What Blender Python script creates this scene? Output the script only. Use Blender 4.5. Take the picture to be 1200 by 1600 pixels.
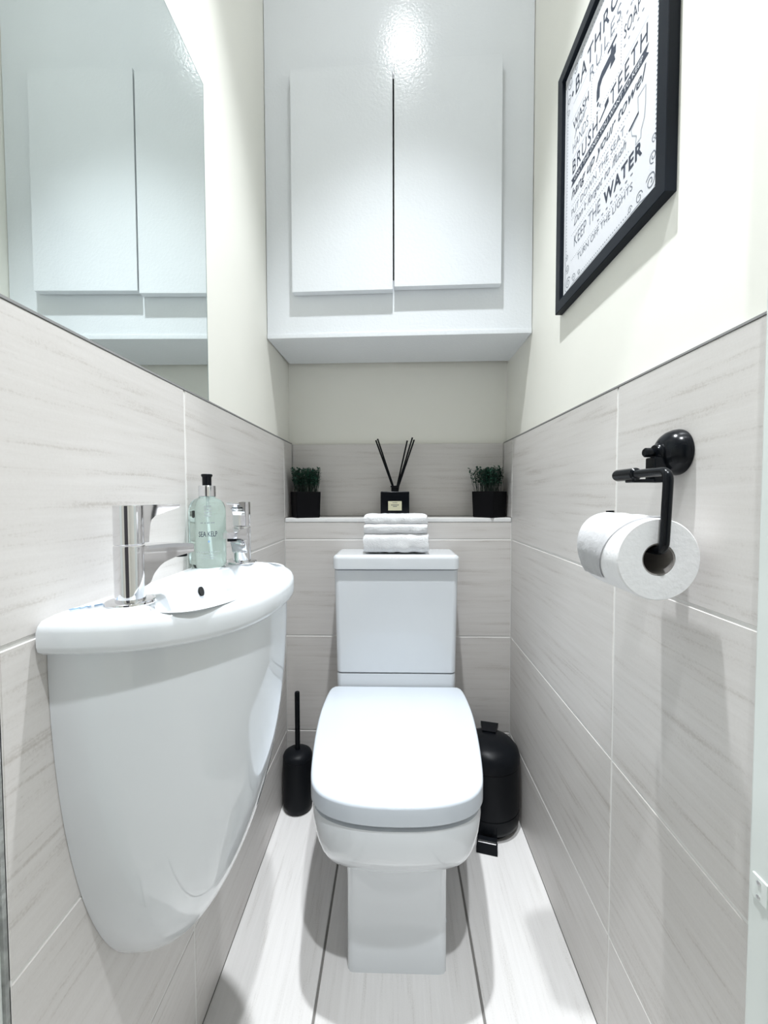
import bpy, bmesh, math, random
from mathutils import Vector, Matrix
random.seed(4)
for o in list(bpy.data.objects): bpy.data.objects.remove(o)
SC = bpy.context.scene
COL = SC.collection
R = math.radians

# ------------------------------------------------------------------ camera
F_PX, PITCH, YAW, ROLL, CAM_H = 654.0, 0.0369, 0.0265, -0.0024, 0.9383
cam_d = bpy.data.cameras.new('camera'); cam = bpy.data.objects.new('camera', cam_d); COL.objects.link(cam)
cam_d.sensor_fit = 'HORIZONTAL'; cam_d.sensor_width = 36.0; cam_d.lens = F_PX / 1200.0 * 36.0
cam_d.clip_start = 0.01
_r = Vector((math.cos(YAW), math.sin(YAW), 0)); _f = Vector((-math.sin(YAW), math.cos(YAW), 0))
_fw = _f * math.cos(PITCH) - Vector((0, 0, math.sin(PITCH))); _up = _f * math.sin(PITCH) + Vector((0, 0, math.cos(PITCH)))
_r2 = _r * math.cos(ROLL) + _up * math.sin(ROLL); _u2 = _up * math.cos(ROLL) - _r * math.sin(ROLL)
M = Matrix((_r2, _u2, -_fw)).transposed().to_4x4(); M.translation = (0, 0, CAM_H)
cam.matrix_world = M
SC.camera = cam

# ------------------------------------------------------------------ world, exposure, lamps
w = bpy.data.worlds.new('world'); SC.world = w; w.use_nodes = True
w.node_tree.nodes['Background'].inputs[0].default_value = (0.9, 0.95, 1.0, 1)
w.node_tree.nodes['Background'].inputs[1].default_value = 0.05
SC.view_settings.view_transform = 'Standard'
SC.view_settings.look = 'None'
SC.view_settings.gamma = 1.0
SC.view_settings.use_curve_mapping = False
SC.view_settings.exposure = 0.49
LAMP_COLOR = (0.93, 0.97, 1.0)
LAMPS = [((0.01, 0.66, 2.65), 124.0, 67, 'small round recessed downlight in the ceiling above the toilet'),
         ((0.16, -0.10, 2.65), 86.0, 125, 'small round recessed downlight in the hallway ceiling outside the door')]

# ------------------------------------------------------------------ materials
def nodes_of(name):
    m = bpy.data.materials.new(name); m.use_nodes = True
    return m, m.node_tree.nodes, m.node_tree.links, m.node_tree.nodes['Principled BSDF']
def mat(name, color, rough=0.5, metal=0.0, coat=0.0, bump=0.0, bscale=80.0, var=0.03, spec=0.5, vscale=6.0, detail=3.0):
    m, N, L, b = nodes_of(name)
    b.inputs['Roughness'].default_value = rough; b.inputs['Metallic'].default_value = metal
    b.inputs['Coat Weight'].default_value = coat; b.inputs['Coat Roughness'].default_value = 0.03
    b.inputs['Specular IOR Level'].default_value = spec
    tc = N.new('ShaderNodeTexCoord'); n = N.new('ShaderNodeTexNoise'); n.inputs['Scale'].default_value = vscale
    L.new(tc.outputs['Object'], n.inputs['Vector'])
    rp = N.new('ShaderNodeValToRGB'); rp.color_ramp.elements[0].position = 0.3; rp.color_ramp.elements[1].position = 0.7
    rp.color_ramp.elements[0].color = tuple(max(0, c * (1 - var)) for c in color) + (1,)
    rp.color_ramp.elements[1].color = tuple(min(1, c * (1 + var)) for c in color) + (1,)
    L.new(n.outputs['Fac'], rp.inputs['Fac']); L.new(rp.outputs['Color'], b.inputs['Base Color'])
    if bump:
        n2 = N.new('ShaderNodeTexNoise'); n2.inputs['Scale'].default_value = bscale; n2.inputs['Detail'].default_value = detail
        L.new(tc.outputs['Object'], n2.inputs['Vector'])
        bp = N.new('ShaderNodeBump'); bp.inputs['Strength'].default_value = bump; bp.inputs['Distance'].default_value = 0.002
        L.new(n2.outputs['Fac'], bp.inputs['Height']); L.new(bp.outputs['Normal'], b.inputs['Normal'])
    return m
def tile_mat(name, c_lo, c_hi, sc, rough=0.42):
    """stone-look porcelain: fine streaks, sc = noise scale along x, y, z (low = along the streak)"""
    m, N, L, b = nodes_of(name)
    tc = N.new('ShaderNodeTexCoord'); oi = N.new('ShaderNodeObjectInfo')
    sx = N.new('ShaderNodeVectorMath'); sx.operation = 'MULTIPLY'; sx.inputs[1].default_value = sc
    L.new(tc.outputs['Object'], sx.inputs[0])
    off = N.new('ShaderNodeMath'); off.operation = 'MULTIPLY'; off.inputs[1].default_value = 37.0
    L.new(oi.outputs['Random'], off.inputs[0])
    ad = N.new('ShaderNodeVectorMath'); ad.operation = 'ADD'
    L.new(sx.outputs[0], ad.inputs[0]); L.new(off.outputs[0], ad.inputs[1])
    n1 = N.new('ShaderNodeTexNoise'); n1.inputs['Scale'].default_value = 1.0; n1.inputs['Detail'].default_value = 6; n1.inputs['Roughness'].default_value = 0.62
    n1.inputs['Distortion'].default_value = 0.35
    L.new(ad.outputs[0], n1.inputs['Vector'])
    n2 = N.new('ShaderNodeTexNoise'); n2.inputs['Scale'].default_value = 420; n2.inputs['Detail'].default_value = 2
    L.new(tc.outputs['Object'], n2.inputs['Vector'])
    mx = N.new('ShaderNodeMix'); mx.data_type = 'FLOAT'; mx.inputs[0].default_value = 0.22
    L.new(n1.outputs['Fac'], mx.inputs[2]); L.new(n2.outputs['Fac'], mx.inputs[3])
    rp = N.new('ShaderNodeValToRGB')
    e = rp.color_ramp.elements
    e[0].position = 0.30; e[0].color = c_lo + (1,)
    e[1].position = 0.62; e[1].color = c_hi + (1,)
    k = e.new(0.44); k.color = tuple(0.22 * a + 0.78 * c for a, c in zip(c_lo, c_hi)) + (1,)
    L.new(mx.outputs[0], rp.inputs['Fac']); L.new(rp.outputs['Color'], b.inputs['Base Color'])
    b.inputs['Roughness'].default_value = rough
    bp = N.new('ShaderNodeBump'); bp.inputs['Strength'].default_value = 0.10; bp.inputs['Distance'].default_value = 0.001
    L.new(mx.outputs[0], bp.inputs['Height']); L.new(bp.outputs['Normal'], b.inputs['Normal'])
    return m
TLO, THI = (0.50, 0.465, 0.435), (0.685, 0.66, 0.64)
MT = {
 'tile_side': tile_mat('stone tile along wall', TLO, THI, (30, 4.0, 85)),
 'tile_back': tile_mat('stone tile back wall', TLO, THI, (4.0, 30, 85)),
 'tile_floor': tile_mat('stone tile floor', (0.56, 0.54, 0.52), (0.76, 0.745, 0.735), (85, 4.0, 30), 0.36),
 'grout': mat('pale grout', (0.80, 0.79, 0.77), 0.9, bump=0.2, bscale=300),
 'grout_dark': mat('grey floor grout', (0.22, 0.21, 0.20), 0.9, bump=0.2, bscale=300),
 'plaster': mat('cream white wall paint', (0.885, 0.875, 0.81), 0.62, bump=0.10, bscale=26, var=0.012),
 'ceil': mat('ceiling paint', (0.86, 0.86, 0.86), 0.8, bump=0.05),
 'gloss_white': mat('white gloss paint', (0.82, 0.85, 0.885), 0.20, bump=0.25, bscale=150, var=0.012, detail=2),
 'edge_grey': mat('grey tile edge', (0.28, 0.28, 0.28), 0.5),
 'trim_white': mat('white trim plastic', (0.82, 0.82, 0.82), 0.35),
 'frame_paint': mat('door frame gloss paint', (0.74, 0.78, 0.755), 0.25, bump=0.12, bscale=40),
 'gap_grey': mat('mottled gap shade grey', (0.30, 0.31, 0.30), 0.7, bump=0.8, bscale=120, var=0.35, vscale=60),
 'ceramic': mat('white glazed ceramic', (0.76, 0.79, 0.82), 0.045, coat=0.3, var=0.006),
 'plastic_white': mat('white seat plastic', (0.60, 0.645, 0.70), 0.13, var=0.006),
 'chrome': mat('chrome', (0.80, 0.80, 0.82), 0.045, metal=1.0, var=0.01),
 'steel': mat('brushed steel', (0.70, 0.70, 0.70), 0.3, metal=1.0),
 'black_plastic': mat('matt black plastic', (0.006, 0.007, 0.009), 0.42, var=0.1, spec=0.12),
 'black_gloss': mat('gloss black metal', (0.004, 0.005, 0.007), 0.2, var=0.1, spec=0.2),
 'black_satin': mat('satin black paint', (0.006, 0.007, 0.009), 0.36, var=0.1, spec=0.12),
 'black_pot': mat('black pot', (0.006, 0.006, 0.007), 0.5, var=0.1, spec=0.05),
 'frame_black': mat('black picture frame', (0.009, 0.012, 0.018), 0.38, var=0.1, spec=0.1),
 'hole': mat('dark hole', (0.004, 0.004, 0.004), 0.9),
 'paper': mat('white print paper', (0.74, 0.75, 0.79), 0.6, var=0.01),
 'ink': mat('navy black ink', (0.025, 0.035, 0.06), 0.6),
 'ink_grey': mat('grey ink', (0.16, 0.18, 0.22), 0.6),
 'ink_pale': mat('pale grey ink', (0.36, 0.38, 0.42), 0.6),
 'tissue': mat('white tissue paper', (0.86, 0.86, 0.87), 0.95, bump=0.35, bscale=160, var=0.01),
 'card': mat('grey card core', (0.30, 0.28, 0.27), 0.9),
 'towel': mat('white terry towel', (0.86, 0.87, 0.89), 0.98, bump=1.0, bscale=420, var=0.015),
 'leaf': mat('dark green leaf', (0.014, 0.075, 0.045), 0.5, var=0.5, vscale=90),
 'stem': mat('dark stem', (0.008, 0.022, 0.014), 0.6),
 'soil': mat('dark soil', (0.010, 0.009, 0.008), 0.95, bump=1.0),
 'cream_label': mat('cream paper label', (0.62, 0.60, 0.43), 0.55),
 'blue_mark': mat('pale blue print', (0.22, 0.38, 0.58), 0.5),
 'added_door': mat('added dark hallway door', (0.06, 0.055, 0.065), 0.4),
}
def glass_mat(name, color, ior):
    m, N, L, b = nodes_of(name)
    b.inputs['Base Color'].default_value = color + (1,); b.inputs['Transmission Weight'].default_value = 1.0
    b.inputs['Roughness'].default_value = 0.0; b.inputs['IOR'].default_value = ior
    return m
MT['mirror'] = mat('mirror glass', (0.86, 0.915, 0.905), 0.0, metal=1.0, var=0.0)
MT['mirror_edge'] = mat('mirror polished edge', (0.22, 0.30, 0.30), 0.1)
def liquid_mat():
    m, N, L, b = nodes_of('pale green soap')
    b.inputs['Base Color'].default_value = (0.60, 0.90, 0.81, 1); b.inputs['Transmission Weight'].default_value = 1.0
    b.inputs['Roughness'].default_value = 0.03; b.inputs['IOR'].default_value = 1.36
    tc = N.new('ShaderNodeTexCoord'); n = N.new('ShaderNodeTexNoise'); n.inputs['Scale'].default_value = 9
    L.new(tc.outputs['Object'], n.inputs['Vector'])
    rp = N.new('ShaderNodeValToRGB'); rp.color_ramp.elements[0].color = (0.76, 0.965, 0.90, 1); rp.color_ramp.elements[1].color = (0.84, 0.98, 0.94, 1)
    L.new(n.outputs['Fac'], rp.inputs['Fac']); L.new(rp.outputs['Color'], b.inputs['Base Color'])
    return m
MT['liquid'] = liquid_mat()
def emit_mat():
    m, N, L, b = nodes_of('lamp lens')
    b.inputs['Emission Color'].default_value = LAMP_COLOR + (1,); b.inputs['Emission Strength'].default_value = 170.0
    return m
MT['lens'] = emit_mat()

# ------------------------------------------------------------------ mesh helpers
def obj(name, bm, m, parent=None, smooth=True, angle=38, loc=None, wn=True):
    me = bpy.data.meshes.new(name)
    bmesh.ops.recalc_face_normals(bm, faces=bm.faces[:])
    bm.to_mesh(me); bm.free()
    if smooth:
        for p in me.polygons: p.use_smooth = True
        me.set_sharp_from_angle(angle=R(angle))
    me.materials.append(MT[m] if isinstance(m, str) else m)
    o = bpy.data.objects.new(name, me); COL.objects.link(o)
    if parent: o.parent = parent
    if loc: o.location = loc
    if smooth and wn:
        md = o.modifiers.new('weighted_normal', 'WEIGHTED_NORMAL'); md.keep_sharp = True
    return o
def thing(name, label, cat, loc=(0, 0, 0), rotz=0.0, group=None):
    o = bpy.data.objects.new(name, None); COL.objects.link(o); o.empty_display_size = 0.05
    o.location = loc; o.rotation_euler = (0, 0, rotz); o['label'] = label; o['category'] = cat
    if group: o['group'] = group
    return o
def tag(o, label, cat, group=None):
    o['label'] = label; o['category'] = cat
    if group: o['group'] = group
    return o
def struct(o, label):
    o['kind'] = 'structure'; o['label'] = label
    return o
def box(x0, x1, y0, y1, z0, z1, bev=0.0, seg=2, bm=None):
    b2 = bmesh.new()
    bmesh.ops.create_cube(b2, size=1.0, matrix=Matrix.Translation(((x0 + x1) / 2, (y0 + y1) / 2, (z0 + z1) / 2)) @ Matrix.Diagonal((x1 - x0, y1 - y0, z1 - z0, 1)))
    if bev: bmesh.ops.bevel(b2, geom=b2.edges[:], offset=bev, segments=seg, profile=0.5, affect='EDGES')
    if bm is None: return b2
    merge(bm, b2); return bm
def merge(dst, src):
    vm = {v: dst.verts.new(v.co) for v in src.verts}
    for f in src.faces:
        try: dst.faces.new([vm[v] for v in f.verts])
        except ValueError: pass
    src.free(); return dst
def loft(rings, cap0=True, cap1=True, closed=True, bm=None):
    bm = bm or bmesh.new()
    vr = [[bm.verts.new(p) for p in r] for r in rings]
    n = len(rings[0])
    for a, b in zip(vr, vr[1:]):
        for i in range(n if closed else n - 1):
            j = (i + 1) % n
            bm.faces.new((a[i], a[j], b[j], b[i]))
    if cap0: bm.faces.new(vr[0][::-1])
    if cap1: bm.faces.new(vr[-1])
    return bm
def lathe(prof, n=40, mtx=None, cap0=True, cap1=True, bm=None):
    """prof: list of (radius, height)"""
    rings = [[Vector((r * math.cos(2 * math.pi * i / n), r * math.sin(2 * math.pi * i / n), z)) for i in range(n)] for r, z in prof]
    if mtx: rings = [[mtx @ p for p in r] for r in rings]
    return loft(rings, cap0, cap1, bm=bm)
def tube(pts, rad, n=14, caps=True, bm=None):
    pts = [Vector(p) for p in pts]; rings = []; prev = None
    for i, p in enumerate(pts):
        t = ((pts[min(i + 1, len(pts) - 1)] - pts[max(i - 1, 0)])).normalized()
        if prev is None:
            a = Vector((0, 0, 1)) if abs(t.z) < 0.9 else Vector((1, 0, 0))
            u = t.cross(a).normalized()
        else: u = (prev - t * prev.dot(t)).normalized()
        prev = u; v = t.cross(u)
        rr = rad[i] if isinstance(rad, (list, tuple)) else rad
        rings.append([p + (u * math.cos(2 * math.pi * k / n) + v * math.sin(2 * math.pi * k / n)) * rr for k in range(n)])
    return loft(rings, caps, caps, bm=bm)
def bend(pts, r, k=6):
    """round the corners of a polyline"""
    P = [Vector(p) for p in pts]; out = [P[0]]
    for i in range(1, len(P) - 1):
        a = (P[i - 1] - P[i]).normalized(); b = (P[i + 1] - P[i]).normalized()
        p0, p1 = P[i] + a * r, P[i] + b * r
        for s in range(k + 1):
            t = s / k; out.append(p0 * (1 - t) ** 2 + P[i] * 2 * t * (1 - t) + p1 * t * t)
    return out + [P[-1]]
def spline(pts, k=10):
    P = [Vector(p) for p in pts]; P = [2 * P[0] - P[1]] + P + [2 * P[-1] - P[-2]]; out = []
    for i in range(1, len(P) - 2):
        for s in range(k):
            t = s / k; a, b, c, d = P[i - 1:i + 3]
            out.append(0.5 * (2 * b + (c - a) * t + (2 * a - 5 * b + 4 * c - d) * t * t + (3 * b - a - 3 * c + d) * t ** 3))
    return out + [P[-2]]
def polar(poly, c, n):
    """resample a closed 2-D outline by n rays from c -> list of (x, y)"""
    out = []
    for i in range(n):
        a = 2 * math.pi * (i + 0.5) / n; d = Vector((math.cos(a), math.sin(a))); best = None
        for p, q in zip(poly, poly[1:] + poly[:1]):
            e = (q[0] - p[0], q[1] - p[1]); den = d.x * e[1] - d.y * e[0]
            if abs(den) < 1e-12: continue
            wx, wy = p[0] - c[0], p[1] - c[1]
            t = (wx * e[1] - wy * e[0]) / den; s = (wx * d.y - wy * d.x) / den
            if t > 0 and -1e-6 <= s <= 1 + 1e-6 and (best is None or t > best): best = t
        out.append((c[0] + d.x * best, c[1] + d.y * best))
    return out
def rrect(x0, x1, y0, y1, r, k=6):
    out = []
    for cx, cy, a0 in ((x1 - r, y1 - r, 0), (x0 + r, y1 - r, 90), (x0 + r, y0 + r, 180), (x1 - r, y0 + r, 270)):
        for s in range(k + 1):
            a = R(a0 + 90 * s / k); out.append((cx + r * math.cos(a), cy + r * math.sin(a)))
    return out
def text_mesh(s, bold=0.0, shear=0.0, spacing=1.0):
    cu = bpy.data.curves.new('lettering', 'FONT'); cu.body = s; cu.offset = bold; cu.shear = shear; cu.space_character = spacing
    cu.resolution_u = 3; cu.fill_mode = 'FRONT'
    t = bpy.data.objects.new('lettering', cu); COL.objects.link(t)
    dg = bpy.context.evaluated_depsgraph_get()
    me = bpy.data.meshes.new_from_object(t.evaluated_get(dg))
    bpy.data.objects.remove(t); bpy.data.curves.remove(cu)
    return me
def letter(s, u0, u1, v0, v1, frame, m, parent, bold=0.0, shear=0.0, spacing=1.0):
    """flat lettering fitted into u0..u1, v0..v1; frame(u, v) -> point in parent's space"""
    me = text_mesh(s, bold, shear, spacing)
    xs = [v.co.x for v in me.vertices]; ys = [v.co.y for v in me.vertices]
    ax, bx_, ay, by = min(xs), max(xs), min(ys), max(ys)
    for v in me.vertices:
        v.co = frame(u0 + (v.co.x - ax) / (bx_ - ax) * (u1 - u0), v0 + (v.co.y - ay) / (by - ay) * (v1 - v0))
    me.materials.clear(); me.materials.append(MT[m])
    o = bpy.data.objects.new('lettering', me); COL.objects.link(o); o.parent = parent
    return o

# ------------------------------------------------------------------ the setting
XL, XR, YB, YN = -0.344, 0.358, 1.293, 1.396      # tile faces: left, right, ledge front, niche back
PL, PR, PB = XL - 0.012, XR + 0.012, YN + 0.012   # plaster faces
J = [0.1998, 0.5028, 0.8058, 1.113]               # horizontal tile joints
SHELF, CEIL, YF = 0.872, 2.65, 0.35
G = 0.0019
wl = struct(obj('wall_left', box(PL - 0.1, PL, 0.21, PB + 0.1, 0, CEIL), 'plaster', smooth=False), 'cream painted left wall, tiled on its lower half')
wr = struct(obj('wall_right', box(PR, PR + 0.1, 0.21, PB + 0.1, 0, CEIL), 'plaster', smooth=False), 'cream painted right wall, tiled on its lower half')
wb = struct(obj('wall_back', box(PL, PR, PB, PB + 0.1, 0, CEIL), 'plaster', smooth=False), 'cream painted back wall of the recess')
wx = struct(obj('wall_ledge', box(PL, PR, YB + 0.012, PB, 0, SHELF - 0.012), 'grout', smooth=False), 'boxed-in tiled wall with a ledge behind the toilet')
fl = struct(obj('floor', box(PL, PR, 0.21, YB + 0.012, -0.06, -0.0025), 'grout_dark', smooth=False), 'floor laid with long pale stone tiles')
ce = struct(obj('ceiling', box(-1.2, 1.2, -1.4, PB + 0.1, CEIL, CEIL + 0.08), 'ceil', smooth=False), 'white painted ceiling')
obj('grout', box(PL, XL - 0.0009, YF, YN, 0, J[3] - 0.003), 'grout', wl, smooth=False)
obj('grout', box(XR + 0.0009, PR, YF, YN, 0, J[3] - 0.003), 'grout', wr, smooth=False)
obj('grout', box(XL, XR, YN + 0.0022, PB, SHELF - 0.01, J[3] - 0.003), 'grout', wb, smooth=False)
zs = [(0.001, J[0] - G), (J[0] + G, J[1] - G), (J[1] + G, J[2] - G), (J[2] + G, J[3])]
def tile(b, m, parent): return obj('tile', b, m, parent, smooth=False)
for (z0, z1) in zs:
    for (y0, y1) in ((YF, 0.6816 - G), (0.6816 + G, YB - G)):
        tile(box(PL, XL, y0, y1, z0, z1, 0.0012, 1), 'tile_side', wl)
    for (y0, y1) in ((YF, 0.6881 - G), (0.6881 + G, YB - G)):
        tile(box(XR, PR, y0, y1, z0, z1, 0.0012, 1), 'tile_side', wr)
for x0, x1, par in ((PL, XL, wl), (XR, PR, wr)):
    tile(box(x0, x1, YB + G, YN - G, SHELF + 0.001, J[3], 0.0012, 1), 'tile_side', par)
for (z0, z1) in zs[:3] + [(J[2] + G, SHELF - 0.0135)]:
    for x0, x1 in ((XL + G, -0.035), (-0.032, XR - G)):
        tile(box(x0, x1, YB, YB + 0.012, z0, z1, 0.0012, 1), 'tile_back', wx)
obj('tile_trim', box(PL, XL + 0.0005, YF, YN, J[3] + 0.0002, J[3] + 0.0028), 'edge_grey', wl, smooth=False)
obj('tile_trim', box(XR - 0.0005, PR, YF, YN, J[3] + 0.0002, J[3] + 0.0028), 'edge_grey', wr, smooth=False)
tile(box(XL + G, XR - G, YN, PB, SHELF + 0.001, J[3], 0.0012, 1), 'tile_back', wb)
tile(box(XL + G, XR - G, YB + 0.004, YN - G, SHELF - 0.012, SHELF, 0.001, 1), 'tile_back', wx)
obj('grout', box(XL, XR, YB + 0.0010, YB + 0.0118, 0, SHELF - 0.0128), 'grout', wx, smooth=False)
obj('edge_trim', box(XL + G, XR - G, YB - 0.0015, YB + 0.004, SHELF - 0.0125, SHELF, 0.002, 2), 'trim_white', wx)
cols = [((XL, -0.1505), (0.62, )), ((-0.1455, 0.1565), (0.44, )), ((0.1615, XR), (0.45, ))]
for (x0, x1), cuts in cols:
    ys = [0.21] + list(cuts) + [YB + 0.012]
    for a, b in zip(ys, ys[1:]):
        tile(box(x0, x1, a + 0.001, b - 0.001, -0.012, 0, 0.001, 1), 'tile_floor', fl)
# door lining on both sides of the opening, front wall and hallway beyond
tl = struct(obj('trim_1', box(XL - 0.011, XL - 0.004, 0.21, YF - 0.004, 0, 2.05, 0.002, 2), 'frame_paint'), 'painted door lining at the left end of the tiles')
obj('gap_shade', box(XL - 0.012, XL - 0.0015, YF - 0.0045, YF - 0.0005, 0, 2.05), 'gap_grey', tl, smooth=False)  # shade of the gap beside the tiles, put into a dark grey strip
tr = struct(obj('trim_2', box(XR - 0.005, XR + 0.012, 0.22, 0.416, 0, 2.05, 0.004, 4), 'frame_paint'), 'pale painted door frame upright at the right edge')
obj('door_stop', box(XR - 0.017, XR - 0.005, 0.22, 0.365, 0, 2.05, 0.003, 3), 'frame_paint', tr)
kp = obj('strike_plate', box(XR - 0.0068, XR - 0.004, 0.392, 0.409, 0.545, 0.569, 0.001, 2), 'frame_paint', tr)
for zz in (0.550, 0.564):
    obj('screw', lathe([(0.0022, 0), (0.0022, 0.0008), (0.0015, 0.0012)], 12, Matrix.Translation((XR - 0.0068, 0.4005, zz)) @ Matrix.Rotation(R(-90), 4, 'Y')), 'steel', kp)
wf = struct(obj('wall_front', box(-1.1, PL, 0.21, YF - 0.006, 0, CEIL, bm=box(PR, 1.1, 0.21, YF - 0.006, 0, CEIL, bm=box(PL, PR, 0.21, YF - 0.006, 2.06, CEIL))), 'plaster', smooth=False), 'painted wall around the door opening')
fh = struct(obj('floor_hall', box(-1.1, 1.1, -1.3, 0.21, -0.06, 0), 'tile_floor', smooth=False), 'hallway floor outside the door')
hw = bmesh.new()
box(-1.2, -1.1, -1.4, 0.35, 0, CEIL, bm=hw); box(1.1, 1.2, -1.4, 0.35, 0, CEIL, bm=hw); box(-1.1, 1.1, -1.4, -1.3, 0, CEIL, bm=hw)
struct(obj('wall_hall', hw, 'plaster', smooth=False), 'painted hallway walls outside the door')
dh = struct(obj('added_door_1', box(-0.25, 0.55, -1.30, -1.26, 0.005, 2.0, 0.003, 2), 'added_door'), 'added dark hallway door opposite')  # unseen door, added to give the chrome a dark stripe to reflect
obj('door_handle', tube(bend([(0.47, -1.262, 1.0), (0.47, -1.20, 1.0), (0.36, -1.20, 1.0)], 0.012), 0.008), 'chrome', dh)

# lamps: recessed downlights (outside the frame, they light the room)
for loc, watts, cone, lab in LAMPS:
    t = thing('ceiling_downlight', lab, 'downlight', loc, group='recessed ceiling downlights')
    obj('trim_ring', lathe([(0.030, -0.001), (0.031, -0.006), (0.036, -0.007), (0.044, -0.003), (0.045, 0.0)], 40, cap0=False, cap1=False), 'trim_white', t)
    obj('lens', lathe([(0.030, -0.0025), (0.030, -0.001)], 32), 'lens', t)
    ld = bpy.data.lights.new('downlight', 'SPOT'); ld.energy = watts; ld.color = LAMP_COLOR; ld.shadow_soft_size = 0.024
    ld.spot_size = R(cone); ld.spot_blend = 1.0
    lo = bpy.data.objects.new('downlight_bulb', ld); COL.objects.link(lo); lo.parent = t; lo.location = (0, 0, -0.012)

# ------------------------------------------------------------------ wall cupboard over the recess
CB = 1.377
t = thing('wall_cupboard', 'white gloss built-in cupboard with two flat doors high over the toilet recess', 'cupboard', (0.007, 1.1645, CB), R(-1.5))
W2 = 0.3615
bm = bmesh.new()
box(-W2, W2, 0, 0.018, 0.013, 0.150, bm=bm); box(-W2, W2, 0, 0.018, 0.68, CEIL - CB, bm=bm)
box(-W2, -0.255, 0, 0.018, 0.150, 0.68, bm=bm); box(0.255, W2, 0, 0.018, 0.150, 0.68, bm=bm)
obj('front_panel', bm, 'gloss_white', t, smooth=False)
bm = loft([[(-W2, 0.004, z), (W2, 0.004, z), (W2, 0.232, z), (-W2, 0.247 - 0.026, z)] for z in (0.001, 0.012)])
obj('bottom_panel', bm, 'gloss_white', t, smooth=False)
obj('edge_strip', box(-W2, W2, -0.003, 0.004, 0, 0.0125, 0.001, 2), 'gloss_white', t)
for x0, x1, z0, z1, a in ((-0.2845, -0.0115, 1.492, 2.074, 0.0), (-0.0075, 0.2745, 1.499, 2.084, 0.0)):
    obj('door', box(x0, x1, -0.024, -0.002, z0 - CB, z1 - CB, 0.0012, 2), 'gloss_white', t)

# ------------------------------------------------------------------ mirror
t = thing('wall_mirror', 'frameless rectangular mirror on the left wall above the basin', 'mirror', (PL, 0.57, 1.117))
obj('glass', box(0.0008, 0.006, -0.218, 0.214, 0.0, 0.575), 'mirror', t, smooth=False)
bm = bmesh.new()
box(0.0, 0.0062, 0.214, 0.2152, 0, 0.5762, bm=bm); box(0.0, 0.0062, -0.218, 0.2152, 0.575, 0.5762, bm=bm); box(0.0, 0.0062, -0.218, 0.2152, -0.0012, 0, bm=bm)
obj('polished_edge', bm, 'mirror_edge', t, smooth=False)

# ------------------------------------------------------------------ toilet
TX = 0.002
t = thing('toilet', 'white ceramic close-coupled toilet with closed square lid and cistern', 'toilet', (TX, 0, 0))
half = [(0.0, 0.690), (0.045, 0.692), (0.090, 0.700), (0.128, 0.716), (0.150, 0.738), (0.162, 0.768), (0.173, 0.840), (0.182, 0.930), (0.186, 1.012), (0.184, 1.090), (0.180, 1.128)]
hp = [(p.x, p.y) for p in spline([(x, y, 0) for x, y in half], 6)]
lid_o = hp + [(0.176, 1.140), (0.168, 1.145)]
lid_o = lid_o + [(-x, y) for x, y in lid_o[::-1]]
CTR = (0.0, 0.93); NP = 144
OUT = polar(lid_o, CTR, NP)
PED = polar(rrect(-0.098, 0.098, 0.790, 1.24, 0.012), CTR, NP)
def ring(o, s, z, c=CTR): return [(c[0] + (x - c[0]) * s, c[1] + (y - c[1]) * s, z) for x, y in o]
def inset(o, d, z, c=CTR):
    out = []
    for x, y in o:
        l = math.hypot(x - c[0], y - c[1]); k = (l - d) / l; out.append((c[0] + (x - c[0]) * k, c[1] + (y - c[1]) * k, z))
    return out
LZ = 0.412
obj('lid', loft([inset(OUT, 0.010, LZ - 0.038), inset(OUT, 0.002, LZ - 0.037), inset(OUT, 0.0, LZ - 0.034), inset(OUT, 0, LZ - 0.006), inset(OUT, 0.0012, LZ - 0.0025), inset(OUT, 0.004, LZ - 0.0006), inset(OUT, 0.010, LZ), ring(OUT, 0.5, LZ + 0.0012), ring(OUT, 0.05, LZ + 0.0016)]), 'plastic_white', t, angle=60)
OUTB = polar([(x, min(y, 1.20) if y < 1.1 else 1.20) for x, y in lid_o], CTR, NP)
def mix(k, d, z):
    r = []
    for (x, y), (px, py) in zip(inset2(OUTB, d), PED): r.append((x + (px - x) * k, y + (py - y) * k, z))
    return r
def inset2(o, d): return [(x, y) for x, y, _ in inset(o, d, 0)]
prof = [(0.366, 0.03, 0.010), (0.364, 0.0, 0.006), (0.350, 0.0, 0.0045), (0.335, 0.015, 0.005), (0.318, 0.045, 0.005), (0.300, 0.105, 0.004), (0.284, 0.19, 0.003), (0.270, 0.30, 0.002), (0.258, 0.43, 0), (0.247, 0.58, 0), (0.238, 0.74, 0), (0.231, 0.88, 0), (0.226, 0.97, 0), (0.222, 1.0, 0), (0.12, 1.0, 0), (0.004, 1.0, 0), (0.0, 1.0, 0)]
bm = loft([mix(k, d, z) for z, k, d in prof])
pan = obj('pan', bm, 'ceramic', t, wn=False, angle=45)
rr = rrect(-0.166, 0.166, 1.150, 1.288, 0.014)
obj('pan_ledge', loft([[(x * s, y, z) for x, y in rr] for z, s in ((0.20, 0.60), (0.28, 0.9), (0.34, 0.99), (0.43, 1.0), (0.440, 1.0), (0.4435, 0.992))]), 'ceramic', t)
for s in (-1, 1):
    obj('hinge', lathe([(0.009, 0), (0.009, 0.042)], 16, Matrix.Translation((s * 0.075 - 0.021, 1.1415, 0.390)) @ Matrix.Rotation(R(90), 4, 'Y')), 'plastic_white', t)
def rounded(x0, x1, y0, y1, zs_, r):
    return loft([[(x * k, y, z) for x, y in rrect(x0 + d, x1 - d, y0 + d, y1 - d, max(r - d, 0.002))] for z, d, k in zs_])
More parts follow.
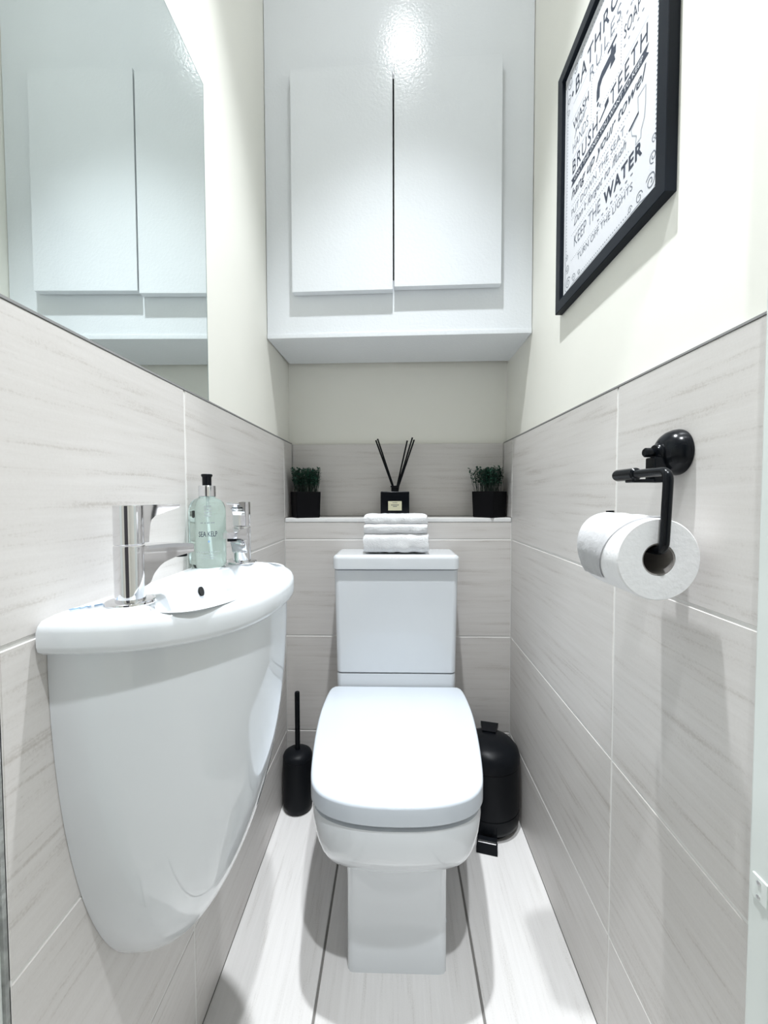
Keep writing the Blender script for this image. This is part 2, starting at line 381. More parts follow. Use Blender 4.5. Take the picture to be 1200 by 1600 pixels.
ct = obj('cistern', rounded(-0.172, 0.172, 1.150, 1.289, [(0.4455, 0.004, 0.965), (0.449, 0.0, 0.965), (0.60, 0, 0.984), (0.7345, 0, 1.0)], 0.014), 'ceramic', t)
obj('cistern_lid', rounded(-0.175, 0.175, 1.141, 1.290, [(0.7375, 0.003, 1), (0.740, 0, 1), (0.766, 0, 1), (0.7725, 0.002, 1), (0.7765, 0.007, 1), (0.7775, 0.014, 1)], 0.018), 'ceramic', t)
obj('bolt_cap', lathe([(0.009, 0), (0.009, 0.004), (0.005, 0.007)], 16, Matrix.Translation((0.0985, 0.86, 0.04)) @ Matrix.Rotation(R(90), 4, 'Y')), 'plastic_white', t)

# ------------------------------------------------------------------ folded towel on the cistern
def towel():
    from mathutils import noise
    bm = bmesh.new()
    def lobe(x0, x1, y0, y1, z0, z1, ph, rd):
        h = z1 - z0; prof_ = []; rf = min(h * 0.5, rd)
        for a0, cyy, czz in ((90, y0 + rf, z1 - rf), (180, y0 + rf, z0 + rf)):
            for i in range(7):
                a = R(a0 + 90 * i / 6); prof_.append((cyy + rf * math.cos(a), czz + rf * math.sin(a)))
            if a0 == 90: prof_ += [(y0, czz + (z0 + rf - czz) * k) for k in (0.33, 0.66)]
        prof_ += [(y0 + (y1 - y0) * k, z0) for k in (0.3, 0.45, 0.6, 0.75, 0.9)] + [(y1, z0 + h * k) for k in (0.2, 0.5, 0.8)]
        prof_ += [(y0 + (y1 - y0) * k, z1) for k in (0.9, 0.75, 0.6, 0.45, 0.3)]
        nx = 64; rings = []; zc = (z0 + z1) / 2
        for i in range(nx + 1):
            q = i / nx; x = x0 + (x1 - x0) * q; e = min(q, 1 - q) * nx
            sq = 1.0 if e >= 3 else (0.86 + 0.14 * math.sqrt(e / 3)); r = []
            for y, z in prof_:
                p = Vector((x * 38 + ph, y * 38, z * 38)); n1 = noise.noise(p); n2 = noise.noise(p * 6.0)
                dx = (0.0035 * noise.noise(Vector((y * 60, z * 90, ph))) + 0.001 * n2) if e < 2 else 0
                r.append((x + dx, y + 0.0022 * n1 + 0.0009 * n2, zc + (z - zc) * sq + 0.0022 * n1 + 0.0008 * n2))
            rings.append(r)
        loft(rings, bm=bm)
    lobe(-0.090, 0.091, 0.000, 0.120, 0.0035, 0.0600, 0.3, 0.020)
    lobe(-0.088, 0.088, 0.002, 0.122, 0.0575, 0.0850, 1.7, 0.011)
    lobe(-0.088, 0.087, 0.006, 0.121, 0.0830, 0.1100, 3.1, 0.011)
    return bm
o = obj('folded_towel', towel(), 'towel', None, wn=False, angle=70, loc=(0.002, 1.156, 0.7772))
tag(o, 'white terry hand towel folded in three on top of the cistern', 'towel')

# ------------------------------------------------------------------ reed diffuser
t = thing('reed_diffuser', 'black glass reed diffuser bottle with cream label and black reeds on the ledge', 'diffuser', (-0.0005, 1.347, SHELF))
obj('bottle', box(-0.0455, 0.0455, -0.022, 0.022, 0, 0.0825, 0.003, 3), 'black_gloss', t)
obj('neck', lathe([(0.012, 0.082), (0.012, 0.096), (0.0145, 0.0965), (0.0145, 0.1005), (0.011, 0.1010), (0.010, 0.095)], 28), 'black_satin', t)
lb = obj('label', box(-0.0215, 0.0215, -0.0228, -0.0221, 0.022, 0.0515, 0.0003, 1), 'cream_label', t)
fr = lambda u, v: Vector((u, -0.0230, v))
letter('-----', -0.012, 0.012, 0.0385, 0.0408, fr, 'ink', lb, 0.01)
letter('---', -0.006, 0.006, 0.034, 0.0360, fr, 'ink', lb, 0.01)
letter('^^^', -0.008, 0.008, 0.0455, 0.048, fr, 'ink', lb, 0.03)
for bx_, tx, ty, tz in ((-0.002, -0.061, 0.004, 0.247), (0.0, -0.055, -0.006, 0.250), (0.003, 0.040, 0.010, 0.246), (0.004, 0.056, -0.004, 0.254), (0.006, 0.062, 0.004, 0.248)):
    obj('reed', tube([(bx_ - 0.25 * tx * 0.2, 0, 0.05), (bx_ + tx * 0.1, 0, 0.10), (tx, ty, tz)], 0.0025, 8), 'black_satin', t)

# ------------------------------------------------------------------ potted plants
def plant(label, loc, rz, seed):
    t = thing('potted_plant', label, 'plant', loc, rz, 'small black potted plants on the ledge')
    a = 0.040; b2 = 0.0375; H = 0.082
    rq = lambda k, z, r=0.005: [(x, y, z) for x, y in rrect(-k, k, -k, k, r, 3)]
    obj('pot', loft([rq(b2 - 0.002, 0), rq(b2, 0.002), rq(a, H - 0.001), rq(a - 0.001, H), rq(a - 0.004, H), rq(a - 0.004, H - 0.012)], True, False), 'black_pot', t)
    obj('soil', loft([rq(a - 0.005, H - 0.016), rq(a - 0.0045, H - 0.012)]), 'soil', t)
    rnd = random.Random(seed); st = bmesh.new(); lf = bmesh.new(); c, s = math.cos(-rz), math.sin(-rz)
    for i in range(110):
        x, y = rnd.uniform(-0.033, 0.033), rnd.uniform(-0.033, 0.033)
        h = rnd.uniform(0.060, 0.080); k = rnd.uniform(1.10, 1.42)
        tip = Vector((x * k + rnd.uniform(-.004, .004), y * k + rnd.uniform(-.004, .004), H - 0.012 + h + 0.006))
        # stay clear of the side wall and the recess wall
        wx_ = loc[0] + (tip.x * math.cos(rz) - tip.y * math.sin(rz)); wy = loc[1] + (tip.x * math.sin(rz) + tip.y * math.cos(rz))
        if not (XL + 0.007 < wx_ < XR - 0.007) or wy > YN - 0.008: tip.x *= 0.6; tip.y *= 0.6; k *= 0.6
        base = Vector((x, y, H - 0.013))
        mid = (base + tip) / 2 + Vector((rnd.uniform(-.004, .004), rnd.uniform(-.004, .004), 0))
        tube([base, mid, tip], 0.0007, 4, bm=st)
        for j in range(12):
            q = 1 - 0.62 * (j / 12) ** 1.2
            p = base.lerp(tip, q); az = rnd.uniform(0, 2 * math.pi); el = rnd.uniform(-0.2, 0.9); L_ = rnd.uniform(0.0065, 0.0105)
            d = Vector((math.cos(az) * math.cos(el), math.sin(az) * math.cos(el), math.sin(el))); sd = d.cross(Vector((0, 0, 1))).normalized() * L_ * 0.42
            n = d.cross(sd).normalized() * 0.0006
            vs = [lf.verts.new(v) for v in (p, p + d * L_ * 0.5 + sd - n, p + d * L_, p + d * L_ * 0.5 - sd - n)]
            lf.faces.new(vs)
    so = obj('stems', st, 'stem', t); so['kind'] = 'stuff'
    lo = obj('leaves', lf, 'leaf', t, smooth=False); lo['kind'] = 'stuff'
plant('green plant in square black pot at the left end of the ledge, nearer the basin', (-0.2875, 1.339, SHELF), R(26), 11)
plant('green plant in square black pot at the right end of the ledge, above the bin', (0.299, 1.3375, SHELF), R(-47), 12)

# ------------------------------------------------------------------ toilet brush
t = thing('toilet_brush', 'matt black toilet brush in a round black holder on the floor left of the toilet', 'toilet brush', (-0.294, 1.225, 0))
obj('holder', lathe([(0.030, 0), (0.038, 0.002), (0.0425, 0.010), (0.044, 0.022), (0.044, 0.150), (0.0435, 0.156)], 40), 'black_plastic', t)
obj('holder_lid', lathe([(0.0435, 0.157), (0.0435, 0.163), (0.040, 0.171), (0.030, 0.178), (0.012, 0.181)], 40), 'black_plastic', t)
obj('handle', lathe([(0.0075, 0.178), (0.0075, 0.351), (0.0068, 0.3545), (0.004, 0.356)], 20), 'black_satin', t)

# ------------------------------------------------------------------ pedal bin
t = thing('pedal_bin', 'small black pedal bin with domed lid on the floor right of the toilet', 'bin', (0.268, 1.185, 0), R(-14))
RB = 0.085
obj('body', lathe([(0.060, 0.006), (0.070, 0.008), (RB - 0.003, 0.018), (RB, 0.03), (RB, 0.058)], 48), 'black_satin', t)
obj('base_band', lathe([(RB - 0.0015, 0.058), (RB - 0.0015, 0.0605), (RB, 0.061), (RB, 0.185), (RB - 0.001, 0.188)], 48), 'black_satin', t)
obj('foot_ring', lathe([(0.060, 0.0), (0.066, 0.0), (0.066, 0.008), (0.060, 0.008)], 40), 'black_plastic', t)
obj('lid', lathe([(RB - 0.0015, 0.188), (RB + 0.001, 0.190), (RB + 0.001, 0.206), (RB - 0.004, 0.222), (RB - 0.016, 0.236), (RB - 0.036, 0.245), (0.02, 0.2495), (0.004, 0.250)], 48), 'black_satin', t)
obj('hinge_cover', box(-0.020, 0.020, 0.070, 0.092, 0.186, 0.240, 0.006, 3), 'black_satin', t)
obj('lid_tab', loft([[(-0.019, 0.020, z0), (0.019, 0.020, z0), (0.026, 0.074, z0 - 0.001), (-0.026, 0.074, z0 - 0.001)] for z0 in (0.242, 0.2535)]), 'black_satin', t)
pd = obj('pedal', box(-0.026, 0.026, -0.114, -0.070, 0.010, 0.019, 0.003, 2), 'black_plastic', t)
obj('pedal_front', loft([[(-0.027, -0.116 - k, z), (0.027, -0.116 - k, z), (0.027, -0.104, z), (-0.027, -0.104, z)] for z, k in ((0.0015, 0.004), (0.020, 0.0), (0.024, -0.003))]), 'black_satin', pd)
obj('pedal_plate', box(-0.0235, 0.0235, -0.1125, -0.1045, 0.0243, 0.0262, 0.0006, 1), 'steel', pd)
obj('pedal_housing', loft([[(-0.026, -0.082, z), (0.026, -0.082, z), (0.026, -0.060, z), (-0.026, -0.060, z)] for z in (0.008, 0.046)] ), 'black_plastic', t, smooth=False)

# ------------------------------------------------------------------ wash basin
BC, BA, BP, BZ = 0.5745, 0.1915, 0.193, 0.822
def dshape(a, p, n, k=48, x0=XL):
    pts = []
    for i in range(k + 1):
        th = math.pi * i / k; c, s = math.cos(th), math.sin(th)
        pts.append((x0 + p * abs(s) ** (2 / n), BC - a * math.copysign(abs(c) ** (2 / n), c)))
    return pts
t = thing('wash_basin', 'small white ceramic wall-hung basin with a curved shroud on the left wall', 'basin', (0, 0, 0))
BCTR = (-0.230, 0.572); NB = 160
DO = polar(dshape(BA, BP, 2.5), BCTR, NB)
inner = [(-0.2300 + 0.0555 * math.copysign(abs(math.sin(a)) ** 0.85, math.sin(a)), 0.572 + 0.152 * math.copysign(abs(math.cos(a)) ** 0.85, math.cos(a))) for a in [2 * math.pi * i / 96 for i in range(96)]]
IN = polar(inner, BCTR, NB)
XW = XL + 0.0005
def rin(o, d, z): return [(max(x, XW), y, z) for x, y, z in inset(o, d, z, BCTR)]
bw = [rin(DO, 0.030, BZ - 0.036), rin(DO, 0.006, BZ - 0.035), rin(DO, 0.001, BZ - 0.031), rin(DO, 0, BZ - 0.026), rin(DO, 0, BZ - 0.013), rin(DO, 0.0015, BZ - 0.007), rin(DO, 0.005, BZ - 0.0022), rin(DO, 0.011, BZ),
      rin(IN, -0.009, BZ), rin(IN, -0.005, BZ - 0.0008), rin(IN, -0.0015, BZ - 0.0032), rin(IN, 0.001, BZ - 0.008), rin(IN, 0.004, BZ - 0.020), rin(IN, 0.010, BZ - 0.036), ring(IN, 0.72, BZ - 0.054, BCTR), ring(IN, 0.55, BZ - 0.064, BCTR), ring(IN, 0.30, BZ - 0.069, BCTR), ring(IN, 0.12, BZ - 0.071, BCTR)]
obj('bowl', loft(bw), 'ceramic', t, wn=False, angle=50)
SP = []
for i in range(31):
    th = R(88.5) * i / 30                      # superellipse profile from the rim down to the tip
    SP.append((0.7865 - 0.466 * math.sin(th) ** (2 / 2.05), math.cos(th) ** (2 / 2.05)))
rings = []
for z, s in SP:
    rings.append([(max(x, XW), y, z) for x, y in dshape(0.176 * s, 0.183 * s, 2.5, 56)])
obj('shroud', loft(rings), 'ceramic', t, wn=False, angle=60)
obj('overflow_hole', lathe([(0.0068, 0), (0.0068, 0.002)], 24, Matrix.Translation((-0.2805, 0.592, BZ - 0.020)) @ Matrix.Rotation(R(75), 4, 'Y')), 'hole', t)
obj('plug_ring', lathe([(0.022, 0.0), (0.022, 0.002), (0.014, 0.0025), (0.012, 0.001)], 28, Matrix.Translation((BCTR[0], BCTR[1], BZ - 0.0715))), 'chrome', t)
bm = bmesh.new()                             # small pale blue maker's mark, a line of script
for a, b in ((0, 22), (23, 34)):
    tube([(-0.337 + 0.0006 * k + 0.0010 * math.sin(k * 1.1), 0.420 + 0.0007 * k + 0.0022 * math.sin(k * 0.9), BZ + 0.0003) for k in range(a, b)], 0.0006, 5, bm=bm)
obj('maker_mark', bm, 'blue_mark', t)['kind'] = 'stuff'

# ------------------------------------------------------------------ taps
def tap(label, loc, rz):
    t = thing('basin_tap', label, 'tap', loc, rz, 'chrome taps on the basin')
    # local: spout points along +x
    obj('flange', lathe([(0.0245, 0), (0.0250, 0.0012), (0.0245, 0.003), (0.0225, 0.0042), (0.016, 0.005)], 40), 'chrome', t)
    obj('body', lathe([(0.0148, 0.0045), (0.0150, 0.006), (0.0155, 0.062), (0.0150, 0.0635)], 40), 'chrome', t)
    # spout: side profile with a swept underside, lofted across its width
    top = [(0.0, 0.0625), (0.02, 0.0628), (0.045, 0.0625), (0.064, 0.0605), (0.071, 0.0590)]
    bot = [(0.0, 0.016), (0.0145, 0.020), (0.020, 0.030), (0.030, 0.040), (0.045, 0.0455), (0.060, 0.0480), (0.071, 0.0495)]
    prof_ = [(p.x, p.y) for p in spline([(x, z, 0) for x, z in top], 5)] + [(p.x, p.y) for p in spline([(x, z, 0) for x, z in bot], 5)][::-1]
    rings_ = []
    for y, d in ((-0.0125, 0.0012), (-0.0118, 0.0), (0.0118, 0.0), (0.0125, 0.0012)):
        cx, cz = 0.03, 0.05
        rings_.append([(cx + (x - cx) * (1 - d * 12), y * (1.0 - 0.10 * x / 0.071), cz + (z - cz) * (1 - d * 18)) for x, z in prof_])
    obj('spout', loft(rings_), 'chrome', t, angle=30)
    obj('aerator', lathe([(0.0075, 0), (0.0075, 0.004)], 20, Matrix.Translation((0.060, 0, 0.0445))), 'black_satin', t)
    hd = obj('head', lathe([(0.0142, 0.0645), (0.0150, 0.0655), (0.0150, 0.1065), (0.0144, 0.1075), (0.004, 0.1078)], 40), 'chrome', t)
    lv = [(0.0, 0.1075), (0.030, 0.1080), (0.054, 0.1078), (0.054, 0.1040), (0.040, 0.1005), (0.024, 0.0965), (0.0185, 0.0915), (0.0170, 0.0850), (0.0165, 0.066), (0.0, 0.066)]
    rings_ = [[(x if x > 0.001 else 0, y, z) for x, z in lv] for y in (-0.0105, 0.0105)]
    b3 = loft(rings_)
    bmesh.ops.bevel(b3, geom=b3.edges[:], offset=0.0008, segments=2, profile=0.5, affect='EDGES')
    obj('lever', b3, 'chrome', hd, angle=30)
    return t
tap('chrome basin tap with flat lever, the large one at the near end of the basin', (-0.291, 0.449, BZ), math.atan2(0.060, 0.034))
tap('chrome basin tap at the far end of the basin beside the soap bottle', (-0.271, 0.731, BZ), math.atan2(-0.115, 0.012))

# ------------------------------------------------------------------ soap bottle
t = thing('soap_bottle', 'clear pale green hand soap bottle with chrome collar and black pump cap on the basin', 'soap bottle', (-0.3145, 0.693, BZ), R(0))
obj('bottle', lathe([(0.020, 0.0), (0.026, 0.0008), (0.0285, 0.004), (0.029, 0.010), (0.029, 0.092), (0.0282, 0.100), (0.0255, 0.107), (0.0205, 0.1120), (0.0145, 0.1145), (0.0130, 0.1165)], 48), 'liquid', t)
obj('dip_tube', tube([(0.001, 0, 0.118), (0.0, 0, 0.08), (0.004, 0.002, 0.012)], 0.0022, 8), 'trim_white', t)
obj('collar', lathe([(0.0130, 0.1168), (0.0136, 0.1175), (0.0136, 0.1345), (0.0130, 0.1352), (0.006, 0.1354)], 36), 'chrome', t)
obj('pump_cap', lathe([(0.0072, 0.1354), (0.0074, 0.149), (0.0090, 0.1515), (0.0090, 0.1535), (0.0080, 0.1545)], 30), 'black_gloss', t)
vd = math.atan2(0 - 0.693, 0 + 0.3145)           # faces out into the room, towards the door
def bf(u, v):
    a = vd + u / 0.0293; return Vector((0.0293 * math.cos(a), 0.0293 * math.sin(a), v))
letter('SEA KELP', -0.0140, 0.0150, 0.052, 0.0605, bf, 'ink', t, 0.012)
letter('-- - -- ---', -0.0105, 0.0105, 0.0738, 0.0750, bf, 'ink_grey', t)
for i, (w_, z_) in enumerate(((0.018, 0.0265), (0.0145, 0.0215), (0.010, 0.0170))):
    letter('- - - - - - - - - -', -w_, w_, z_, z_ + 0.0009, bf, 'ink_pale', t, 0.03)
for i in range(4): letter('===', 0.001 - 0.006, 0.006, 0.085 + i * 0.005, 0.0872 + i * 0.005, bf, 'ink_pale', t, 0.01)
bm = bmesh.new(); bm.faces.new([bm.verts.new(bf(0.0015 + 0.0016 * math.sin(a) * (1 if math.cos(a) < 0.3 else 0.6), 0.0445 - 0.0022 * -math.cos(a))) for a in [2 * math.pi * i / 16 for i in range(16)]])
obj('drop_mark', bm, 'blue_mark', t, smooth=False)

# ------------------------------------------------------------------ toilet roll holder and roll
HX, HZ = 0.299, 0.9655
t = thing('toilet_roll_holder', 'black suction-mounted toilet roll holder on the right tiled wall', 'roll holder', (XR, 0.540, 0.993))
mw = Matrix.Rotation(R(-90), 4, 'Y')               # local z of the lathe -> -x (out of the wall)
obj('suction_cup', lathe([(0.0285, 0.0005), (0.0290, 0.003), (0.0282, 0.008), (0.0258, 0.0140), (0.0220, 0.0190), (0.0170, 0.0228), (0.011, 0.0250), (0.003, 0.0255)], 40, mw), 'black_gloss', t)
obj('collar', lathe([(0.0120, 0.022), (0.0120, 0.0270), (0.0105, 0.0280), (0.0095, 0.0310), (0.008, 0.0315)], 32, mw), 'black_gloss', t)
obj('knob', lathe([(0.0045, 0.030), (0.0045, 0.035), (0.0060, 0.036), (0.0060, 0.042), (0.0045, 0.0435)], 24, mw), 'black_gloss', t)
obj('bracket', box(-0.062, -0.022, -0.009, 0.009, -0.038, -0.0335, 0.0015, 2, bm=box(-0.036, -0.020, -0.010, 0.010, -0.038, -0.006, 0.002, 2)), 'black_gloss', t)
lx = HX - XR
zc = 0.8770 - 0.993; cx_ = 0.2955 - XR
path = bend([(lx, 0.028, HZ - 0.993), (lx, -0.0735, HZ - 0.993), (cx_, -0.0735, zc), (cx_, 0.039, zc), (cx_, 0.043, zc + 0.041)], 0.012)
obj('wire_arm', tube(path, 0.0052, 14), 'black_gloss', t)
obj('bar_sleeve', lathe([(0.0055, 0), (0.0078, 0.002), (0.0078, 0.042), (0.0070, 0.045), (0.003, 0.046)], 24, Matrix.Translation((lx, -0.012, HZ - 0.993)) @ Matrix.Rotation(R(-90), 4, 'X')), 'black_gloss', t)
RX, RZ, RY0, RY1, RR = 0.2950, 0.867, 0.474, 0.572, 0.0465
t = thing('toilet_roll', 'white toilet paper roll with loose end hanging on the black holder', 'toilet roll', (RX, RY0, RZ))
def rollring(r, y, flat=0.0, n=64, z=0): return [(r * math.cos(2 * math.pi * i / n), y, z + r * math.sin(2 * math.pi * i / n)) for i in range(n)]
LN = RY1 - RY0
obj('paper', loft([rollring(0.0185, LN), rollring(0.0185, 0.0), rollring(0.030, -0.0004), rollring(RR - 0.0015, 0.0), rollring(RR - 0.0003, 0.0012), rollring(RR, 0.003), rollring(RR, LN - 0.003), rollring(RR - 0.001, LN), rollring(0.0185, LN)], False, False), 'tissue', t)
obj('core', loft([rollring(0.0183, LN - 0.001), rollring(0.0183, 0.001), rollring(0.0168, 0.001), rollring(0.0168, LN - 0.001), rollring(0.0183, LN - 0.001)], False, False), 'card', t)
# loose outer sheet: leaves the roll at the top, folded to a point over the room side
def sheet():
    bm = bmesh.new(); rows = []
    n = 26
    for i in range(n + 1):
        q = i / n; a = R(70 + 150 * q)                     # from the top over the room side to below
        r = RR + 0.0012 + 0.0050 * math.sin(math.pi * min(1, q * 1.15)) ** 1.5
        y0 = 0.001 + (0.046 * max(0, (q - 0.12) / 0.88) ** 0.9)    # near edge folded back diagonally
        row = []
        for k in range(9):
            s = k / 8; y = y0 + (LN - 0.001 - y0) * s
            rr_ = RR + 0.0012 + (r - RR - 0.0012) * (0.25 + 0.75 * s) + 0.0007 * math.sin(s * 17 + q * 9)
            row.append(bm.verts.new((rr_ * math.cos(a), y, rr_ * math.sin(a))))
        rows.append(row)
    for a, b in zip(rows, rows[1:]):
        for k in range(8): bm.faces.new((a[k], a[k + 1], b[k + 1], b[k]))
    bmesh.ops.solidify(bm, geom=bm.faces[:], thickness=0.0009)
    return bm
obj('loose_sheet', sheet(), 'tissue', t, wn=False, angle=60)

# ------------------------------------------------------------------ framed print
FX0, FX1 = 0.3545, PR - 0.0005
FY0, FY1, FZ0, FZ1 = 0.574, 0.951, 1.338, 1.836
t = thing('picture_frame', 'black framed typographic bathroom rules print on the right wall', 'picture', (PR, (FY0 + FY1) / 2, FZ0))
cy, cz = (FY0 + FY1) / 2, FZ0
fx0, fx1, hy, H = FX0 - PR, FX1 - PR, (FY1 - FY0) / 2, FZ1 - FZ0
fwid = 0.0225
def rail(a, b, c, d):
    """mitred rail: outer corners a-b, inner corners d-c in (y, z)"""
    rings_ = []
    for x in (fx1, fx0 + 0.0012):
        rings_.append([(x, *p) for p in (a, b, c, d)])
    m_ = [((p[0] * 0.96 + q[0] * 0.04), (p[1] * 0.96 + q[1] * 0.04)) for p, q in ((a, d), (b, c), (c, b), (d, a))]
    rings_.append([(fx0, *p) for p in m_])
    return loft(rings_)
o4 = [(-hy, 0), (hy, 0), (hy, H), (-hy, H)]; i4 = [(-hy + fwid, fwid), (hy - fwid, fwid), (hy - fwid, H - fwid), (-hy + fwid, H - fwid)]
for k in range(4):
    obj('frame_rail', rail(o4[k], o4[(k + 1) % 4], i4[(k + 1) % 4], i4[k]), 'frame_black', t, smooth=False)
px = -0.0070
pr = obj('print', box(px, -0.001, -hy + fwid - 0.003, hy - fwid + 0.003, fwid - 0.003, H - fwid + 0.003), 'paper', t, smooth=False)
# u runs from the far edge towards the door, v up; (0, 0) is the far bottom corner of the visible print
U0, V0 = hy - fwid, fwid
PW, PH = 2 * U0, H - 2 * fwid
def pf(u, v): return Vector((px - 0.0003, U0 - u, V0 + v))
def T(s, u0, u1, v0, v1, m='ink', bold=0.0, shear=0.0, sp=1.0): return letter(s, u0, u1, v0, v1, pf, m, pr, bold, shear, sp)
def strip(pts, w_, bm=None):
    bm = bm or bmesh.new(); pts = [Vector((p[0], p[1])) for p in pts]; vs = []
    for i, p in enumerate(pts):
        d = (pts[min(i + 1, len(pts) - 1)] - pts[max(i - 1, 0)]).normalized(); n = Vector((-d.y, d.x)) * w_ / 2
        vs.append((bm.verts.new(pf(*(p + n))), bm.verts.new(pf(*(p - n)))))
    for a, b in zip(vs, vs[1:]): bm.faces.new((a[0], b[0], b[1], a[1]))
    return bm
def poly(pts, bm=None):
    bm = bm or bmesh.new(); bm.faces.new([bm.verts.new(pf(*p)) for p in pts]); return bm
def disc(u, v, r, bm, n=8): return poly([(u + r * math.cos(2 * math.pi * i / n), v + r * math.sin(2 * math.pi * i / n)) for i in range(n)], bm)
T('BATHROOM', 0.050, 0.282, 0.380, 0.412, bold=0.006, sp=1.15)
for u in (0.036, 0.296): obj('diamond_mark', poly([(u - 0.005, 0.396), (u, 0.390), (u + 0.005, 0.396), (u, 0.402)]), 'ink', pr, smooth=False)
T('RULES', 0.112, 0.220, 0.346, 0.370, 'ink_grey', -0.008, sp=1.2)
T('WASH', 0.040, 0.108, 0.318, 0.336, bold=0.004)
T('your', 0.046, 0.100, 0.298, 0.314, 'ink_grey', shear=0.4)
T('HANDS', 0.040, 0.108, 0.274, 0.293, 'ink_grey', -0.012)
T('- -- -', 0.236, 0.270, 0.330, 0.333, 'ink_grey', 0.0)
T('SOAP', 0.230, 0.276, 0.298, 0.318, 'ink')
T('- - - - -', 0.230, 0.284, 0.286, 0.288, 'ink_grey')
# soap bottle outline, tap silhouette, brush, toilet
obj('bottle_drawing', strip([(0.283, 0.300), (0.283, 0.335), (0.288, 0.341), (0.288, 0.350), (0.295, 0.350), (0.295, 0.341), (0.300, 0.335), (0.300, 0.300), (0.283, 0.300)], 0.0016), 'ink_grey', pr, smooth=False)
bm = poly([(0.140, 0.284), (0.151, 0.284), (0.152, 0.300), (0.160, 0.306), (0.205, 0.306), (0.205, 0.320), (0.198, 0.320), (0.196, 0.327), (0.190, 0.327), (0.188, 0.320), (0.158, 0.320), (0.144, 0.314), (0.140, 0.302)])
poly([(0.178, 0.328), (0.208, 0.328), (0.208, 0.333), (0.178, 0.333)], bm)
poly([(0.186, 0.296), (0.204, 0.296), (0.200, 0.306), (0.190, 0.306)], bm)
disc(0.1455, 0.276, 0.0036, bm, 10); disc(0.153, 0.268, 0.0026, bm, 10); disc(0.143, 0.264, 0.0022, bm, 10)
obj('tap_drawing', bm, 'ink', pr, smooth=False)
T('BRUSH', 0.040, 0.145, 0.232, 0.259, bold=0.002, sp=1.2)
T('TEETH', 0.190, 0.294, 0.230, 0.257, bold=0.002, sp=1.25)
obj('toothbrush_drawing', poly([(0.152, 0.238), (0.184, 0.246), (0.183, 0.256), (0.170, 0.253), (0.171, 0.247), (0.151, 0.241)]), 'ink', pr, smooth=False)
bn = obj('banner', poly([(0.034, 0.210), (0.298, 0.210), (0.291, 0.2175), (0.298, 0.225), (0.034, 0.225), (0.041, 0.2175)]), 'ink', pr, smooth=False)
def pf2(u, v): return Vector((px - 0.0006, U0 - u, V0 + v))
letter('ONLY THE ONES YOU WANT TO KEEP', 0.050, 0.284, 0.2135, 0.2215, pf2, 'paper', pr, 0.0)
T('hang up your towel', 0.036, 0.292, 0.178, 0.203, bold=0.006, shear=0.35)
T('PUT DOWN THE SEAT', 0.038, 0.236, 0.150, 0.163, 'ink_grey', -0.008)
T("Don't forget to flush", 0.050, 0.242, 0.119, 0.139, 'ink_grey', shear=0.4)
obj('toilet_drawing', strip([(0.272, 0.172), (0.292, 0.172), (0.292, 0.146), (0.290, 0.128), (0.282, 0.116), (0.282, 0.106), (0.268, 0.106), (0.270, 0.118), (0.258, 0.128), (0.255, 0.139), (0.274, 0.146), (0.272, 0.172)], 0.0016), 'ink_pale', pr, smooth=False)
obj('toilet_seat_drawing', poly([(0.250, 0.140), (0.275, 0.146), (0.275, 0.150), (0.250, 0.144)]), 'ink', pr, smooth=False)
T('KEEP THE', 0.052, 0.160, 0.082, 0.104, 'ink_grey', -0.006)
T('WATER', 0.172, 0.286, 0.080, 0.103, bold=0.03, sp=1.15)
T('- - - - - - - -', 0.150, 0.262, 0.069, 0.071, 'ink_grey')
T('TURN OFF THE LIGHTS', 0.068, 0.262, 0.046, 0.058, 'ink_grey', -0.006)
for v, ua, ub in ((0.372, 0.04, 0.108), (0.342, 0.034, 0.108), (0.263, 0.036, 0.120), (0.263, 0.225, 0.296)): obj('rule_line', strip([(ua, v), (ub, v)], 0.0008), 'ink_pale', pr, smooth=False)
bm = bmesh.new()
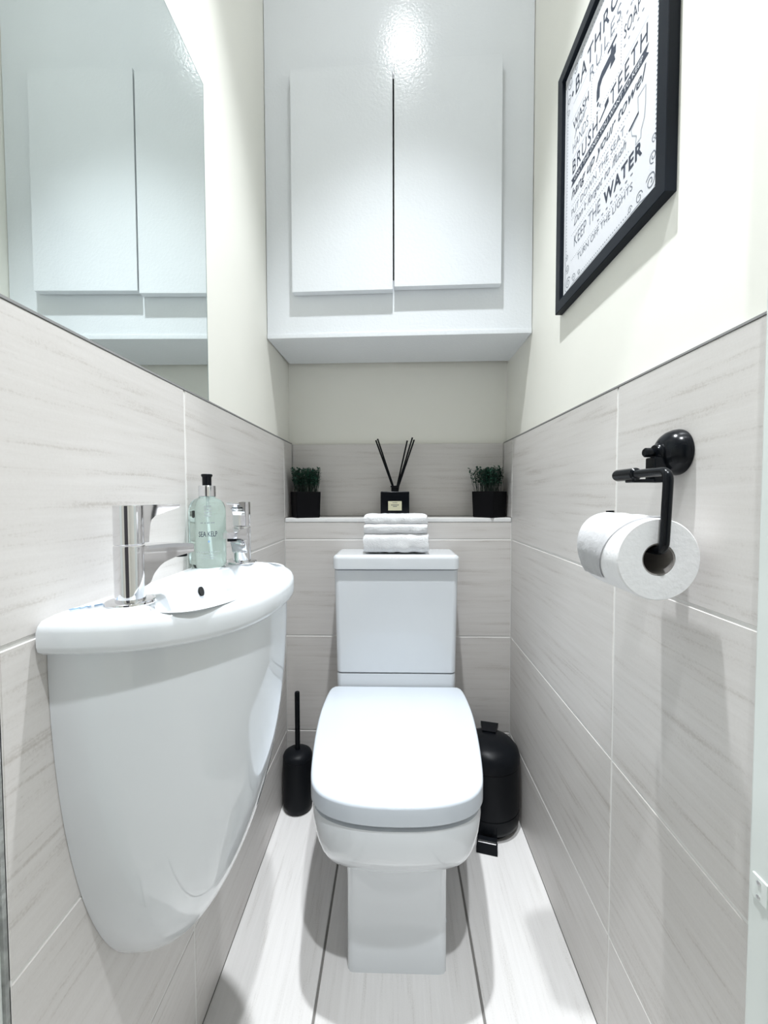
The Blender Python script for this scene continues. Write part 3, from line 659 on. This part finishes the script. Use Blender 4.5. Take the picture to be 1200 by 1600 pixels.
for v in (0.343, 0.262, 0.171, 0.143, 0.1115, 0.062):
    k = 0.040
    while k < 0.250:
        if not (v in (0.343, 0.262) and not 0.118 < k < 0.225): disc(k, v, 0.0010, bm, 6)
        k += 0.0055
for u in (0.120, 0.222):
    for i in range(15): disc(u, 0.270 + i * 0.005, 0.0010, bm, 6)
obj('dotted_lines', bm, 'ink_grey', pr, smooth=False)['kind'] = 'stuff'
bm = bmesh.new()
for u in (0.014, PW - 0.014):
    v = 0.075
    while v < 0.385: disc(u, v, 0.0013, bm, 6); v += 0.0065
for v in (0.016, PH - 0.016):
    u = 0.075
    while u < PW - 0.075: disc(u, v, 0.0013, bm, 6); u += 0.0065
for pts in ([(0.009, 0.075), (0.009, 0.385)], [(PW - 0.009, 0.075), (PW - 0.009, 0.385)], [(0.075, 0.011), (PW - 0.075, 0.011)], [(0.075, PH - 0.011), (PW - 0.075, PH - 0.011)]): strip(pts, 0.0007, bm)
obj('dotted_border', bm, 'ink_grey', pr, smooth=False)['kind'] = 'stuff'
def scroll(mu, mv):
    bm = bmesh.new()
    def q(pts, w_): strip([((PW - u) if mu else u, (PH - v) if mv else v) for u, v in pts], w_, bm)
    def spiral(cu, cv, r, a0, turns, sg=1): return [(cu + r * (1 - 0.8 * i / 30) * math.cos(a0 + sg * turns * 2 * math.pi * i / 30), cv + r * (1 - 0.8 * i / 30) * math.sin(a0 + sg * turns * 2 * math.pi * i / 30)) for i in range(31)]
    q([(0.075, 0.011), (0.05, 0.012), (0.03, 0.009), (0.016, 0.009), (0.009, 0.016), (0.008, 0.03), (0.012, 0.05), (0.009, 0.075)], 0.0012)
    q(spiral(0.024, 0.024, 0.012, 0.5, 1.6), 0.0015); q(spiral(0.052, 0.021, 0.009, 3.0, 1.4, -1), 0.0013); q(spiral(0.019, 0.055, 0.009, 4.6, 1.4), 0.0013)
    q(spiral(0.076, 0.019, 0.006, 3.0, 1.2, -1), 0.0011); q(spiral(0.017, 0.080, 0.006, 4.6, 1.2), 0.0011)
    obj('scroll_ornament', bm, 'ink_grey', pr, smooth=False)
for a in (0, 1):
    for b in (0, 1): scroll(a, b)
